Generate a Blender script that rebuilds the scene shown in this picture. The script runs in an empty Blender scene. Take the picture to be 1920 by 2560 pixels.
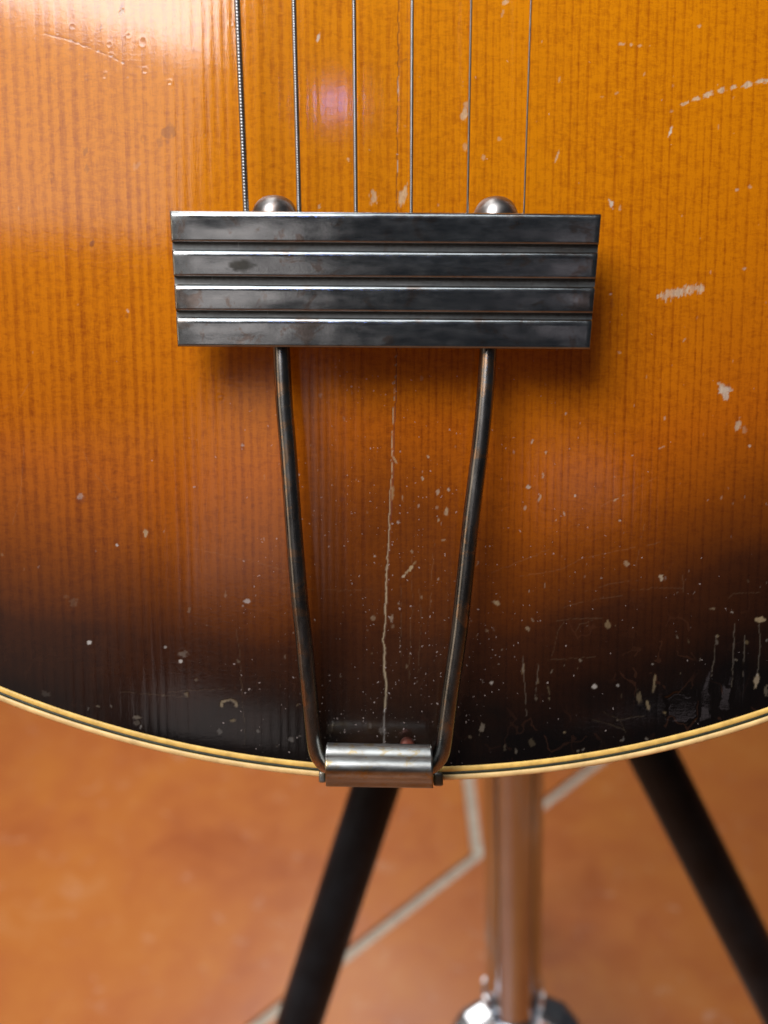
import bpy, bmesh, math, random
import numpy as np
from mathutils import Matrix, Vector

random.seed(4)
RNG = np.random.RandomState(11)
S = bpy.context.scene
COL = S.collection

# ---------------------------------------------------------------- frames
# Everything on the guitar is authored in the guitar frame: x right, y up along
# the top, z out of the top.  The body top's edge lies in the plane z = -0.2.
F = 2760.0                       # focal length in pixels of the 1920 px photograph
D0 = 0.200
dn = np.array([325., -5900., -2760.]); dn /= np.linalg.norm(dn)   # gravity in the guitar frame
zc = -dn
xc = np.array([1., 0, 0]); xc = xc - xc.dot(zc) * zc; xc /= np.linalg.norm(xc)
yc = np.cross(zc, xc)
R3 = np.array([xc, yc, zc])
def P(x, y, d=D0):
    return np.array([(x - 960) / F * d, -(y - 1280) / F * d, -d])
POLE_LOW = P(1283, 2505, .45)
FLOOR_PT = POLE_LOW + .12 * dn
OFF = np.array([0, 0, -(R3 @ FLOOR_PT)[2]])
def W(v):
    return np.asarray(v, float) @ R3.T + OFF
W4 = Matrix([list(R3[0]) + [OFF[0]], list(R3[1]) + [OFF[1]], list(R3[2]) + [OFF[2]], [0, 0, 0, 1]])

# ---------------------------------------------------------------- camera
cam_d = bpy.data.cameras.new('camera')
cam = bpy.data.objects.new('camera', cam_d); COL.objects.link(cam)
cam.matrix_world = W4.copy()
cam_d.sensor_fit = 'HORIZONTAL'; cam_d.sensor_width = 24.0
cam_d.lens = F / 1920 * 24.0
cam_d.clip_start = 0.01; cam_d.clip_end = 50
cam_d.dof.use_dof = True
cam_d.dof.focus_distance = 0.189
cam_d.dof.aperture_fstop = 12.0
S.camera = cam

# ---------------------------------------------------------------- world / view
w = bpy.data.worlds.new('World'); S.world = w; w.use_nodes = True
bg = w.node_tree.nodes['Background']
bg.inputs[0].default_value = (.80, .86, 1.0, 1); bg.inputs[1].default_value = 0.028
S.view_settings.view_transform = 'Standard'; S.view_settings.look = 'None'
S.view_settings.exposure = 0.0; S.view_settings.gamma = 1.0

# ---------------------------------------------------------------- lamps (room light, plus an added floor fill)
def area(name, at, aim, sx, sy, power, col):
    """lamp at guitar-frame point `at` aimed at `aim`"""
    l = bpy.data.lights.new(name, 'AREA'); l.shape = 'RECTANGLE'; l.size = sx; l.size_y = sy
    l.energy = power; l.color = col
    o = bpy.data.objects.new(name, l); COL.objects.link(o)
    a = Vector(W(at)); b = Vector(W(aim))
    q = (b - a).to_track_quat('-Z', 'Y')
    o.matrix_world = Matrix.Translation(a) @ q.to_matrix().to_4x4()
    return o
C0 = np.array([0, 0, -.2])
def dirn(x, y, z, L):
    v = np.array([x, y, z], float); v /= np.linalg.norm(v); return C0 + v * L
def azel(az, el, L):
    return dirn(math.tan(math.radians(az)), math.tan(math.radians(el)), 1.0, L)
area('window_light', azel(-26, 35, 1.5), C0, .82, .78, 29.5, (1.0, .955, .955))
area('ceiling_bounce', azel(-12, 56, 1.6), C0, .9, .5, 2.8, (.95, .97, 1.0))
area('pale_wall_bounce', azel(-10, -11.5, 1.6), C0, .24, .27, .15, (1.0, .86, .82))
area('low_left_wall_bounce', azel(-25, -15, 1.6), C0, .42, .40, .12, (1.0, .88, .80))
area('left_wall_bounce', azel(-26, 12, 1.6), C0, .60, .38, 1.7, (1.0, .88, .82))
area('far_left_wall_bounce', azel(-62, 0, 1.6), C0, .5, 1.2, 3.2, (1.0, .76, .56))
area('blue_bulb', azel(-4.8, 12.0, 1.2), C0, .016, .022, .07, (.20, .34, 1.0))
area('doorway_light', azel(14, -11.3, 1.8), C0, .18, .075, .026, (1.0, .82, .86))
area('floor_fill_light', FLOOR_PT + zc * .62 + yc * .30 + np.array([-.12, 0, 0.0]), FLOOR_PT + np.array([.22, 0, -.15]), .7, .5, 5.0, (1.0, .97, .95))  # added fill with no visible source, brightens the floor only

# ---------------------------------------------------------------- helpers
def newmat(name):
    m = bpy.data.materials.new(name); m.use_nodes = True
    nt = m.node_tree
    return m, nt, nt.nodes['Principled BSDF']
def N(nt, t, **kw):
    n = nt.nodes.new(t)
    for k, v in kw.items():
        if k.startswith('i_'):
            n.inputs[int(k[2:])].default_value = v
        else: setattr(n, k, v)
    return n
def ramp(nt, stops, interp='LINEAR'):
    r = nt.nodes.new('ShaderNodeValToRGB'); r.color_ramp.interpolation = interp
    e = r.color_ramp.elements
    while len(e) < len(stops): e.new(.5)
    for i, (p, c) in enumerate(stops):
        e[i].position = p; e[i].color = (c[0], c[1], c[2], 1) if len(c) == 3 else c
    return r
def math_n(nt, op, a, b=None, clamp=False):
    n = nt.nodes.new('ShaderNodeMath'); n.operation = op; n.use_clamp = clamp
    for i, v in ((0, a), (1, b)):
        if v is None: continue
        if isinstance(v, (int, float)): n.inputs[i].default_value = v
        else: nt.links.new(v, n.inputs[i])
    return n.outputs[0]
def mix_n(nt, fac, a, b, blend='MIX'):
    n = nt.nodes.new('ShaderNodeMix'); n.data_type = 'RGBA'; n.blend_type = blend
    for s, v in ((n.inputs[0], fac), (n.inputs[6], a), (n.inputs[7], b)):
        if isinstance(v, (int, float)): s.default_value = v
        elif isinstance(v, tuple): s.default_value = (v[0], v[1], v[2], 1)
        else: nt.links.new(v, s)
    return n.outputs[2]
def attr(nt, name):
    n = nt.nodes.new('ShaderNodeAttribute'); n.attribute_name = name; return n.outputs['Fac']
def noise(nt, vec, scale, detail=3, rough=.55, dist=0.):
    n = nt.nodes.new('ShaderNodeTexNoise'); n.inputs['Scale'].default_value = scale
    n.inputs['Detail'].default_value = detail; n.inputs['Roughness'].default_value = rough
    n.inputs['Distortion'].default_value = dist
    nt.links.new(vec, n.inputs['Vector']); return n.outputs['Fac']
def mapping(nt, vec, scale=(1, 1, 1), rot=(0, 0, 0), loc=(0, 0, 0)):
    n = nt.nodes.new('ShaderNodeMapping'); n.inputs['Scale'].default_value = scale
    n.inputs['Rotation'].default_value = rot; n.inputs['Location'].default_value = loc
    nt.links.new(vec, n.inputs['Vector']); return n.outputs[0]
def objco(nt):
    return nt.nodes.new('ShaderNodeTexCoord').outputs['Object']
def bump(nt, h, strength, dist, out, prev=None):
    b = nt.nodes.new('ShaderNodeBump'); b.inputs['Strength'].default_value = strength
    b.inputs['Distance'].default_value = dist; nt.links.new(h, b.inputs['Height'])
    if prev is not None: nt.links.new(prev, b.inputs['Normal'])
    if out is not None: nt.links.new(b.outputs[0], out)
    return b.outputs[0]

def mesh_np(name, V, Fq, mat, smooth=True, attrs=None):
    """V (n,3) float, Fq list/array of faces (quads array or list of tuples)"""
    me = bpy.data.meshes.new(name)
    V = np.asarray(V, np.float32)
    if isinstance(Fq, np.ndarray):
        k = Fq.shape[1]; nf = len(Fq)
        me.vertices.add(len(V)); me.vertices.foreach_set('co', V.ravel())
        me.loops.add(nf * k); me.loops.foreach_set('vertex_index', Fq.astype(np.int32).ravel())
        me.polygons.add(nf)
        me.polygons.foreach_set('loop_start', np.arange(0, nf * k, k, dtype=np.int32))
        me.polygons.foreach_set('loop_total', np.full(nf, k, np.int32))
        me.update(calc_edges=True)
    else:
        me.from_pydata([tuple(map(float, v)) for v in V], [], [tuple(int(i) for i in f) for f in Fq]); me.update()
    me.polygons.foreach_set('use_smooth', np.full(len(me.polygons), smooth))
    if attrs:
        for k2, v in attrs.items():
            a = me.attributes.new(k2, 'FLOAT', 'POINT'); a.data.foreach_set('value', np.asarray(v, np.float32).ravel())
    if mat: me.materials.append(mat)
    me.validate(); me.update()
    return me
def link(name, me, parent=None):
    o = bpy.data.objects.new(name, me); COL.objects.link(o)
    if parent is not None: o.parent = parent
    return o
def thing(name, label, cat, mw, group=None):
    o = bpy.data.objects.new(name, None); COL.objects.link(o); o.matrix_world = mw
    o.empty_display_size = .02
    o['label'] = label; o['category'] = cat
    if group: o['group'] = group
    return o

def tube(path, rad, seg=20, cap=True):
    path = np.asarray(path, float); n = len(path)
    rad = np.broadcast_to(np.asarray(rad, float), (n,))
    T = np.gradient(path, axis=0); T /= np.linalg.norm(T, axis=1)[:, None]
    up = np.array([0, 0, 1.]) if abs(T[0][2]) < .9 else np.array([1., 0, 0])
    V = []; 
    A = np.cross(T[0], up); A /= np.linalg.norm(A)
    th = np.arange(seg) / seg * 2 * np.pi
    for i in range(n):
        A = A - A.dot(T[i]) * T[i]; A /= np.linalg.norm(A); B = np.cross(T[i], A)
        V.append(path[i] + rad[i] * (np.cos(th)[:, None] * A + np.sin(th)[:, None] * B))
    V = np.concatenate(V)
    i, j = np.meshgrid(np.arange(n - 1), np.arange(seg), indexing='ij')
    a = i * seg + j; b = i * seg + (j + 1) % seg
    Fq = np.stack([a, b, b + seg, a + seg], -1).reshape(-1, 4)
    if not cap: return V, Fq
    fl = [tuple(q) for q in Fq] + [tuple(range(seg))[::-1], tuple(range((n - 1) * seg, n * seg))]
    return V, fl
def smooth_path(pts, n):
    pts = np.asarray(pts, float)
    t = np.r_[0, np.cumsum(np.linalg.norm(np.diff(pts, axis=0), axis=1))]
    # catmull-rom through points
    out = []; ts = np.linspace(0, t[-1], n)
    m = np.zeros_like(pts)
    m[1:-1] = (pts[2:] - pts[:-2]) / (t[2:] - t[:-2])[:, None]
    m[0] = (pts[1] - pts[0]) / (t[1] - t[0]); m[-1] = (pts[-1] - pts[-2]) / (t[-1] - t[-2])
    for s in ts:
        k = min(max(np.searchsorted(t, s) - 1, 0), len(t) - 2); h = t[k + 1] - t[k]; u = (s - t[k]) / h
        out.append((2*u**3-3*u**2+1)*pts[k] + (u**3-2*u**2+u)*h*m[k] + (-2*u**3+3*u**2)*pts[k+1] + (u**3-u**2)*h*m[k+1])
    return np.array(out)
def lathe(prof, axis_o, axis_d, seg=32):
    """prof: list of (r, t)"""
    a = np.asarray(axis_d, float); a /= np.linalg.norm(a)
    u = np.cross(a, [0, 0, 1.] if abs(a[2]) < .9 else [1., 0, 0]); u /= np.linalg.norm(u); v = np.cross(a, u)
    V = []; th = np.arange(seg) / seg * 2 * np.pi
    for r, t in prof:
        V.append(np.asarray(axis_o) + a * t + r * (np.cos(th)[:, None] * u + np.sin(th)[:, None] * v))
    V = np.concatenate(V); n = len(prof)
    Fq = []
    for i in range(n - 1):
        for j in range(seg):
            k = (j + 1) % seg; Fq.append((i*seg+j, i*seg+k, (i+1)*seg+k, (i+1)*seg+j))
    Fq.append(tuple(range(seg))[::-1]); Fq.append(tuple(range((n-1)*seg, n*seg)))
    return V, Fq
def recalc(me):
    bm = bmesh.new(); bm.from_mesh(me); bmesh.ops.recalc_face_normals(bm, faces=bm.faces); bm.to_mesh(me); bm.free()
def bevel(me, w_, seg=2, ang=30):
    bm = bmesh.new(); bm.from_mesh(me)
    bmesh.ops.remove_doubles(bm, verts=bm.verts, dist=1e-7)
    bmesh.ops.recalc_face_normals(bm, faces=bm.faces)
    es = [e for e in bm.edges if len(e.link_faces) == 2 and e.calc_face_angle(0) > math.radians(ang)]
    bmesh.ops.bevel(bm, geom=es, offset=w_, segments=seg, profile=.5, affect='EDGES', clamp_overlap=True)
    bm.to_mesh(me); bm.free()

NCACHE = {}
def vnoise(x, y, sx, sy, seed, oct=1):
    """smooth value noise; x,y arrays, cell size sx,sy"""
    out = np.zeros_like(x, float); amp = 1.; tot = 0
    for o in range(oct):
        G = NCACHE.setdefault(seed + 17 * o, None)
        if G is None: G = NCACHE[seed + 17 * o] = np.random.RandomState(seed + 17 * o).rand(257, 263)
        u = x / sx * 2**o + 1000.3; v = y / sy * 2**o + 2000.7
        iu = np.floor(u).astype(int); iv = np.floor(v).astype(int); fu = u - iu; fv = v - iv
        fu = fu*fu*(3-2*fu); fv = fv*fv*(3-2*fv)
        g = lambda a, b: G[a % 257, b % 263]
        out += amp * ((g(iu, iv)*(1-fu)+g(iu+1, iv)*fu)*(1-fv) + (g(iu, iv+1)*(1-fu)+g(iu+1, iv+1)*fu)*fv)
        tot += amp; amp *= .5
    return out / tot
def sstep(a, b, x):
    t = np.clip((x - a) / (b - a), 0, 1); return t * t * (3 - 2 * t)

# ================================================================ MATERIALS
def mat_top():
    m, nt, b = newmat('lacquered_sunburst_spruce')
    L = nt.links
    co = objco(nt)
    ring = attr(nt, 'ring'); burst_shade = attr(nt, 'burst_shade'); chip = attr(nt, 'chip'); pale = attr(nt, 'pale')
    stain = attr(nt, 'stain'); dust = attr(nt, 'dust'); craq = attr(nt, 'craq'); gloss = attr(nt, 'gloss')
    silk = noise(nt, mapping(nt, co, (1, 2.6, 1), (0, 0, .14)), 640, 4, .65, .9)          # cross-grain ray fleck
    fine = noise(nt, mapping(nt, co, (1, .12, 1)), 3200, 3, .6)          # fibre
    patch = noise(nt, co, 55, 3, .6)
    # finish colour by burst amount
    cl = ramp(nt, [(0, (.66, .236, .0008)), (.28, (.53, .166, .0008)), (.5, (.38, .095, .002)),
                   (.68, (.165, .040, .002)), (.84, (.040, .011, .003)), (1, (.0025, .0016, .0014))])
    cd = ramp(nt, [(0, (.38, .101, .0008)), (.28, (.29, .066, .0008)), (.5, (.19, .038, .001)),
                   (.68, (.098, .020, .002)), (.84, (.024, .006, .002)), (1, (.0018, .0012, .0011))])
    bn = math_n(nt, 'ADD', burst_shade, math_n(nt, 'MULTIPLY', math_n(nt, 'SUBTRACT', patch, .5), .10), True)
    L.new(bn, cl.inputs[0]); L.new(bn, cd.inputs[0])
    r2 = math_n(nt, 'ADD', ring, math_n(nt, 'MULTIPLY', math_n(nt, 'SUBTRACT', silk, .5), 1.45), False)
    r2 = math_n(nt, 'ADD', r2, math_n(nt, 'MULTIPLY', math_n(nt, 'SUBTRACT', fine, .5), 1.0), False)
    r2 = math_n(nt, 'ADD', r2, math_n(nt, 'MULTIPLY', math_n(nt, 'SUBTRACT', noise(nt, mapping(nt, co, (1, 1.5, 1)), 420, 4, .65, .6), .5), 1.0), True)
    base = mix_n(nt, r2, cl.outputs[0], cd.outputs[0])
    # stains / dings under the finish
    base = mix_n(nt, stain, base, (.10, .028, .018))
    # craquelure lines
    wv = noise(nt, co, 130, 2, .5)
    cvec = nt.nodes.new('ShaderNodeVectorMath'); cvec.operation = 'ADD'
    nn = nt.nodes.new('ShaderNodeTexNoise'); nn.inputs['Scale'].default_value = 240; L.new(co, nn.inputs['Vector'])
    sc = nt.nodes.new('ShaderNodeVectorMath'); sc.operation = 'SCALE'; sc.inputs[3].default_value = .004
    L.new(nn.outputs['Color'], sc.inputs[0]); L.new(mapping(nt, co, (1, .62, 1)), cvec.inputs[0]); L.new(sc.outputs[0], cvec.inputs[1])
    vo = nt.nodes.new('ShaderNodeTexVoronoi'); vo.feature = 'DISTANCE_TO_EDGE'; vo.inputs['Scale'].default_value = 190
    L.new(cvec.outputs[0], vo.inputs['Vector'])
    cl_line = math_n(nt, 'LESS_THAN', vo.outputs['Distance'], .022)
    brk = math_n(nt, 'GREATER_THAN', noise(nt, co, 260, 2, .5), .50)
    cline = math_n(nt, 'MULTIPLY', math_n(nt, 'MULTIPLY', cl_line, brk), craq)
    base = mix_n(nt, math_n(nt, 'MULTIPLY', cline, .13), base, (.10, .04, .02))
    # dust film and specks
    vd = nt.nodes.new('ShaderNodeTexVoronoi'); vd.inputs['Scale'].default_value = 1500
    dw = nt.nodes.new('ShaderNodeVectorMath'); dw.operation = 'ADD'; ds = nt.nodes.new('ShaderNodeVectorMath'); ds.operation = 'SCALE'; ds.inputs[3].default_value = .0007
    dnz = nt.nodes.new('ShaderNodeTexNoise'); dnz.inputs['Scale'].default_value = 2200; L.new(co, dnz.inputs['Vector']); L.new(dnz.outputs['Color'], ds.inputs[0]); L.new(co, dw.inputs[0]); L.new(ds.outputs[0], dw.inputs[1])
    L.new(dw.outputs[0], vd.inputs['Vector'])
    sep = nt.nodes.new('ShaderNodeSeparateColor'); L.new(vd.outputs['Color'], sep.inputs[0])
    size = math_n(nt, 'MULTIPLY', math_n(nt, 'POWER', sep.outputs[0], 2.3), .27)
    sp = math_n(nt, 'LESS_THAN', vd.outputs['Distance'], size)
    on = math_n(nt, 'LESS_THAN', sep.outputs[1], math_n(nt, 'MULTIPLY', dust, 1.3))
    spk = math_n(nt, 'MULTIPLY', sp, on)
    vd2 = nt.nodes.new('ShaderNodeTexVoronoi'); vd2.inputs['Scale'].default_value = 430; L.new(dw.outputs[0], vd2.inputs['Vector'])
    sep2 = nt.nodes.new('ShaderNodeSeparateColor'); L.new(vd2.outputs['Color'], sep2.inputs[0])
    sp2 = math_n(nt, 'LESS_THAN', vd2.outputs['Distance'], math_n(nt, 'MULTIPLY', math_n(nt, 'POWER', sep2.outputs[0], 5), .075))
    on2 = math_n(nt, 'LESS_THAN', sep2.outputs[1], math_n(nt, 'ADD', math_n(nt, 'MULTIPLY', dust, .6), .05))
    spk = math_n(nt, 'MAXIMUM', spk, math_n(nt, 'MULTIPLY', sp2, on2))
    film = math_n(nt, 'MULTIPLY', math_n(nt, 'MULTIPLY', dust, noise(nt, co, 330, 4, .7)), .035)
    base = mix_n(nt, film, base, (.38, .24, .16))
    base = mix_n(nt, math_n(nt, 'MULTIPLY', spk, .36), base, (.48, .42, .40))
    # exposed wood in chips
    cf = noise(nt, mapping(nt, co, (1, .35, 1)), 1500, 3, .65)
    wood = ramp(nt, [(.30, (.30, .15, .055)), (.6, (.66, .47, .24))]); L.new(cf, wood.inputs[0])
    wood2 = mix_n(nt, pale, wood.outputs[0], (.66, .62, .56))
    wood2 = mix_n(nt, math_n(nt, 'MULTIPLY', burst_shade, .88), wood2, mix_n(nt, pale, (.125, .10, .05), (.26, .26, .26)))
    base = mix_n(nt, chip, base, wood2)
    L.new(base, b.inputs['Base Color'])
    rough = math_n(nt, 'ADD', math_n(nt, 'MULTIPLY', chip, .3), .42)
    L.new(rough, b.inputs['Roughness'])
    b.inputs['Specular IOR Level'].default_value = .04
    cw = math_n(nt, 'SUBTRACT', 1.0, math_n(nt, 'MAXIMUM', math_n(nt, 'MULTIPLY', chip, .95), math_n(nt, 'MULTIPLY', spk, .9)), True)
    L.new(cw, b.inputs['Coat Weight'])
    cr = math_n(nt, 'ADD', math_n(nt, 'MULTIPLY', dust, .07), .08)
    cr = math_n(nt, 'ADD', cr, math_n(nt, 'MULTIPLY', math_n(nt, 'SUBTRACT', patch, .5), .05))
    cr = math_n(nt, 'MULTIPLY', cr, math_n(nt, 'SUBTRACT', 1.0, math_n(nt, 'MULTIPLY', gloss, .75)))
    L.new(cr, b.inputs['Coat Roughness'])
    b.inputs['Coat IOR'].default_value = 1.5
    hh = math_n(nt, 'ADD', math_n(nt, 'MULTIPLY', silk, .30), math_n(nt, 'MULTIPLY', fine, .35))
    hh = math_n(nt, 'ADD', hh, math_n(nt, 'MULTIPLY', spk, .8))
    hh = math_n(nt, 'SUBTRACT', hh, math_n(nt, 'MULTIPLY', cline, .35))
    nrm = bump(nt, hh, .26, .00006, b.inputs['Coat Normal'])
    L.new(nrm, b.inputs['Normal'])
    return m

def mat_simple(name, col, rough=.4, metal=0., coat=0., var=0.12, scale=300, bmp=0.):
    m, nt, b = newmat(name); co = objco(nt)
    n = noise(nt, co, scale, 4, .6)
    c2 = tuple(c * (1 - var * 2) for c in col); c3 = tuple(min(1, c * (1 + var)) for c in col)
    r = ramp(nt, [(.3, c2), (.7, c3)]); nt.links.new(n, r.inputs[0])
    nt.links.new(r.outputs[0], b.inputs['Base Color'])
    b.inputs['Roughness'].default_value = rough; b.inputs['Metallic'].default_value = metal
    b.inputs['Coat Weight'].default_value = coat; b.inputs['Coat Roughness'].default_value = .2
    if bmp: bump(nt, n, bmp, .0002, b.inputs['Normal'])
    return m

def mat_nickel(name, bt=.56, scratch=0, stretch=None, base=(.50, .50, .49), dark=(.17, .15, .145), brown=(.33, .23, .17), tarn=.5, rough=.16, spots=True, edge=True, copper=0.):
    m, nt, b = newmat(name); co = objco(nt); L = nt.links
    n1 = noise(nt, mapping(nt, co, (1, 1.7, 1)), 90, 5, .62, .5)
    n2 = noise(nt, mapping(nt, co, (.6, 1.6, 1)), 420, 4, .65)
    n3 = noise(nt, co, 1500, 3, .7)
    if stretch:
        n1 = noise(nt, mapping(nt, co, (1, stretch, 1)), 150, 5, .62, .3); n2 = noise(nt, mapping(nt, co, (1, stretch, 1)), 600, 4, .65)
    f = math_n(nt, 'ADD', math_n(nt, 'MULTIPLY', n1, .6), math_n(nt, 'MULTIPLY', n2, .4))
    r = ramp(nt, [(tarn - .20, dark), (tarn + .06, base), (tarn + .2, tuple(c * 1.12 for c in base))]); L.new(f, r.inputs[0])
    c = r.outputs[0]
    rb = ramp(nt, [(bt, (0, 0, 0)), (bt + .07, (1, 1, 1))]); L.new(noise(nt, co, 210, 4, .7, .6), rb.inputs[0])
    c = mix_n(nt, math_n(nt, 'MULTIPLY', rb.outputs[0], .7 if bt < .55 else .55), c, brown)
    if copper:
        c = mix_n(nt, copper, c, (.55, .30, .14))
    if spots:
        rs = ramp(nt, [(.66, (0, 0, 0)), (.72, (1, 1, 1))]); L.new(n3, rs.inputs[0])
        c = mix_n(nt, math_n(nt, 'MULTIPLY', rs.outputs[0], .35), c, (.52, .55, .52))
    if edge:
        c = mix_n(nt, attr(nt, 'grime'), c, mix_n(nt, n3, (.05, .04, .035), (.19, .21, .20)))
        c = mix_n(nt, attr(nt, 'spot'), c, (.055, .055, .04))
    scr = None
    if scratch:
        sc1 = noise(nt, mapping(nt, co, (.05, 1.6, 1), (0, 0, .03)), 2600, 2, .5); sc2 = noise(nt, mapping(nt, co, (1.2, .05, 1), (0, 0, .5)), 1800, 2, .5)
        scr = math_n(nt, 'MAXIMUM', math_n(nt, 'GREATER_THAN', sc1, .68), math_n(nt, 'GREATER_THAN', sc2, .73))
        c = mix_n(nt, math_n(nt, 'MULTIPLY', scr, .22), c, (.62, .62, .60))
    L.new(c, b.inputs['Base Color'])
    b.inputs['Metallic'].default_value = 1.0
    rr = math_n(nt, 'ADD', math_n(nt, 'MULTIPLY', n2, .22), rough - .06)
    if edge: rr = math_n(nt, 'ADD', rr, math_n(nt, 'MULTIPLY', attr(nt, 'grime'), .3))
    L.new(rr, b.inputs['Roughness'])
    hh = math_n(nt, 'ADD', n2, math_n(nt, 'MULTIPLY', n3, .4))
    bump(nt, hh, .18, .00006, b.inputs['Normal'])
    return m

M_TOP = mat_top()
M_CREAM = mat_simple('aged_cream_celluloid', (.83, .585, .25), .38, 0, .35, .13, 260, .1)
M_CREAM2 = mat_simple('aged_amber_celluloid', (.82, .54, .14), .38, 0, .35, .14, 420, .1)
M_PURF = mat_simple('dark_green_black_purfling', (.022, .030, .010), .45, 0, .2, .35, 500)
M_RIM = mat_simple('dark_lacquered_maple_rim', (.035, .014, .008), .35, 0, .5, .2, 60)
M_BAR = mat_nickel('tarnished_nickel_bar', base=(.47, .51, .52), dark=(.345, .375, .385), rough=.12, scratch=1)
M_ROD = mat_nickel('tarnished_nickel_rod', bt=.53, stretch=.22, base=(.27, .27, .26), dark=(.12, .12, .115), brown=(.42, .27, .16), tarn=.52, rough=.22, edge=False)
M_KNOB = mat_nickel('tarnished_nickel_knob', base=(.34, .33, .32), dark=(.15, .14, .14), brown=(.26, .18, .14), tarn=.48, rough=.30, edge=False)
M_HINGE = mat_nickel('worn_nickel_hinge', bt=.50, base=(.36, .385, .38), dark=(.15, .14, .12), brown=(.32, .24, .10), tarn=.50, rough=.28, edge=True)
M_COPPER = mat_simple('reddish_copper_rivet', (.30, .09, .06), .35, .6, 0, .2, 600)
M_STRING = mat_simple('nickel_string_wrap', (.36, .37, .375), .36, 1.0, 0, .10, 900)
M_STEEL = mat_simple('plain_steel_string', (.42, .42, .43), .28, 1.0, 0, .08, 900)
M_POLE = mat_simple('chromed_steel_pole', (.47, .51, .57), .17, 1.0, 0, .06, 40)
M_CHROME = mat_simple('chromed_steel_collar', (.80, .81, .83), .26, 1.0, 0, .05, 90)
M_LEG = mat_simple('satin_black_enamel', (.010, .0145, .0185), .40, 0, 0, .3, 60)
M_LEG.node_tree.nodes['Principled BSDF'].inputs['Specular IOR Level'].default_value = .16
M_RUBBER = mat_simple('black_rubber', (.02, .02, .02), .7, 0, 0, .2, 200)

# ================================================================ GUITAR
RIN = 2725 / F * D0
CX = (1030 - 960) / F * D0; CY = -(-808 - 1280) / F * D0
B1, B2, B3 = 13.5 / F * D0, 20.5 / F * D0, 36.0 / F * D0      # outer radii of inner cream, dark line, outer cream
Y1 = .0975
base_pt = P(950, 1950)
G4 = W4 @ Matrix.Translation(Vector(base_pt))
guitar = thing('archtop_guitar', 'sunburst archtop guitar body with cream edging, metal string tailpiece and worn lacquer', 'guitar', G4)
def GV(v): return np.asarray(v, float) - base_pt

ZREF = -D0
def arch(e):
    """height of the carved top above its edge, e = distance from the edge"""
    e = np.maximum(e, 0)
    a = .0155 * sstep(.002, .185, e + .018) - .0155 * sstep(.002, .185, .018)
    dip = -.00025 * (1 - np.exp(-(e / .006) ** 2)) * np.exp(-((e - .012) / .018) ** 2)
    return a + dip

def wfun(y):
    """half width of the body above the lower bout's widest line"""
    ys = np.array([CY, CY + .05, CY + .10, CY + .15, CY + .20, CY + .245, CY + .275, CY + .292])
    ws = np.array([RIN, RIN * .955, RIN * .78, .128, .139, .128, .088, .012])
    out = np.interp(y, ys, ws)
    k = .0
    # light smoothing
    for d_ in (-.012, .012): out = out + np.interp(np.clip(y + d_, CY, ys[-1]), ys, ws)
    out /= 3
    circ = np.sqrt(np.maximum(RIN**2 - (y - CY)**2, 0))
    return np.where(y <= CY, circ, np.minimum(out, RIN))
YTOP = CY + .292
xs = np.r_[np.linspace(-.186, -.0745, 22)[:-1], np.linspace(-.0745, .0745, 800), np.linspace(.0745, .186, 22)[1:]]
w1 = math.sqrt(RIN**2 - (Y1 - CY)**2)
xs = xs * 1.0
xs[:21] = np.linspace(CX - w1, -.0745, 22)[:-1]; xs[-21:] = np.linspace(.0745, CX + w1, 22)[1:]
nv = 800
vv = np.linspace(0, 1, nv)
X, V_ = np.meshgrid(xs, vv)
YB = CY - np.sqrt(np.maximum(RIN**2 - (X - CX)**2, 0))
Y = YB + V_ * (Y1 - YB)
yu = np.linspace(Y1, YTOP, 60)[1:]
XU = CX + (xs[None, :] - CX) * (wfun(yu) / w1)[:, None]; YU = np.repeat(yu[:, None], len(xs), 1)
X = np.vstack([X, XU]); Y = np.vstack([Y, YU])
E_ = RIN - np.hypot(X - CX, Y - CY)
EU = np.minimum(wfun(Y) - np.abs(X - CX), (YTOP - Y) * .7)
E_ = np.where(Y > CY, EU, E_)
H = arch(E_)
# pixel-like authoring coordinates of each point of the top (distance units 1/13.8 mm at the edge plane)
PX = 960 + X / (D0 - H) * F; PY = 1280 - Y / (D0 - H) * F
inview = (PX > -40) & (PX < 1960) & (PY > -40)

# growth rings: random widths, bookmatched about the centre seam, fanned towards the tail
seam = 985.
fan = 1 + (PY - 900) * -.000055
gx = (PX - seam) / fan + 5 * (vnoise(PX, PY, 260, 900, 5) - .5) + 2.2 * (vnoise(PX, PY, 60, 220, 6, 2) - .5)
rs = np.random.RandomState(3)
def rings(sgn, wl, wr):
    pos = [0.]
    while pos[-1] < 3500:
        u = pos[-1] / 1000.
        pos.append(pos[-1] + (wl + (wr - wl) * min(u, 1)) * rs.uniform(.74, 1.26))
    return np.array(pos), rs.uniform(.5, .95, len(pos))
ring = np.zeros_like(X)
for sgn, wl, wr in ((-1, 21, 29), (1, 17, 24)):
    pos, st = rings(sgn, wl, wr)
    g = np.abs(gx); k = np.clip(np.searchsorted(pos, g.ravel()) - 1, 0, len(pos) - 2).reshape(g.shape)
    fr = (g - pos[k]) / (pos[k + 1] - pos[k])
    # soft dark latewood edge: abrupt on one side, gradual on the other
    if sgn < 0:
        prof = .9 * sstep(.28, .62, fr) * (1 - sstep(.86, 1., fr))
    else:
        prof = sstep(.55, .85, fr) * (1 - sstep(.88, 1., fr)) * 1.0
    amp = st[k] * (.60 + .6 * vnoise(PX + 77 * k, PY, 9, 120, 8))
    ring = np.where((gx < 0) == (sgn < 0), prof * amp, ring)
ring_raw = ring.copy()
wide = vnoise(PX, PY, 150, 2400, 21)
ring = np.clip(.10 + ring * .60 + .22 * (wide - .5), 0, 1)

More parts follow.
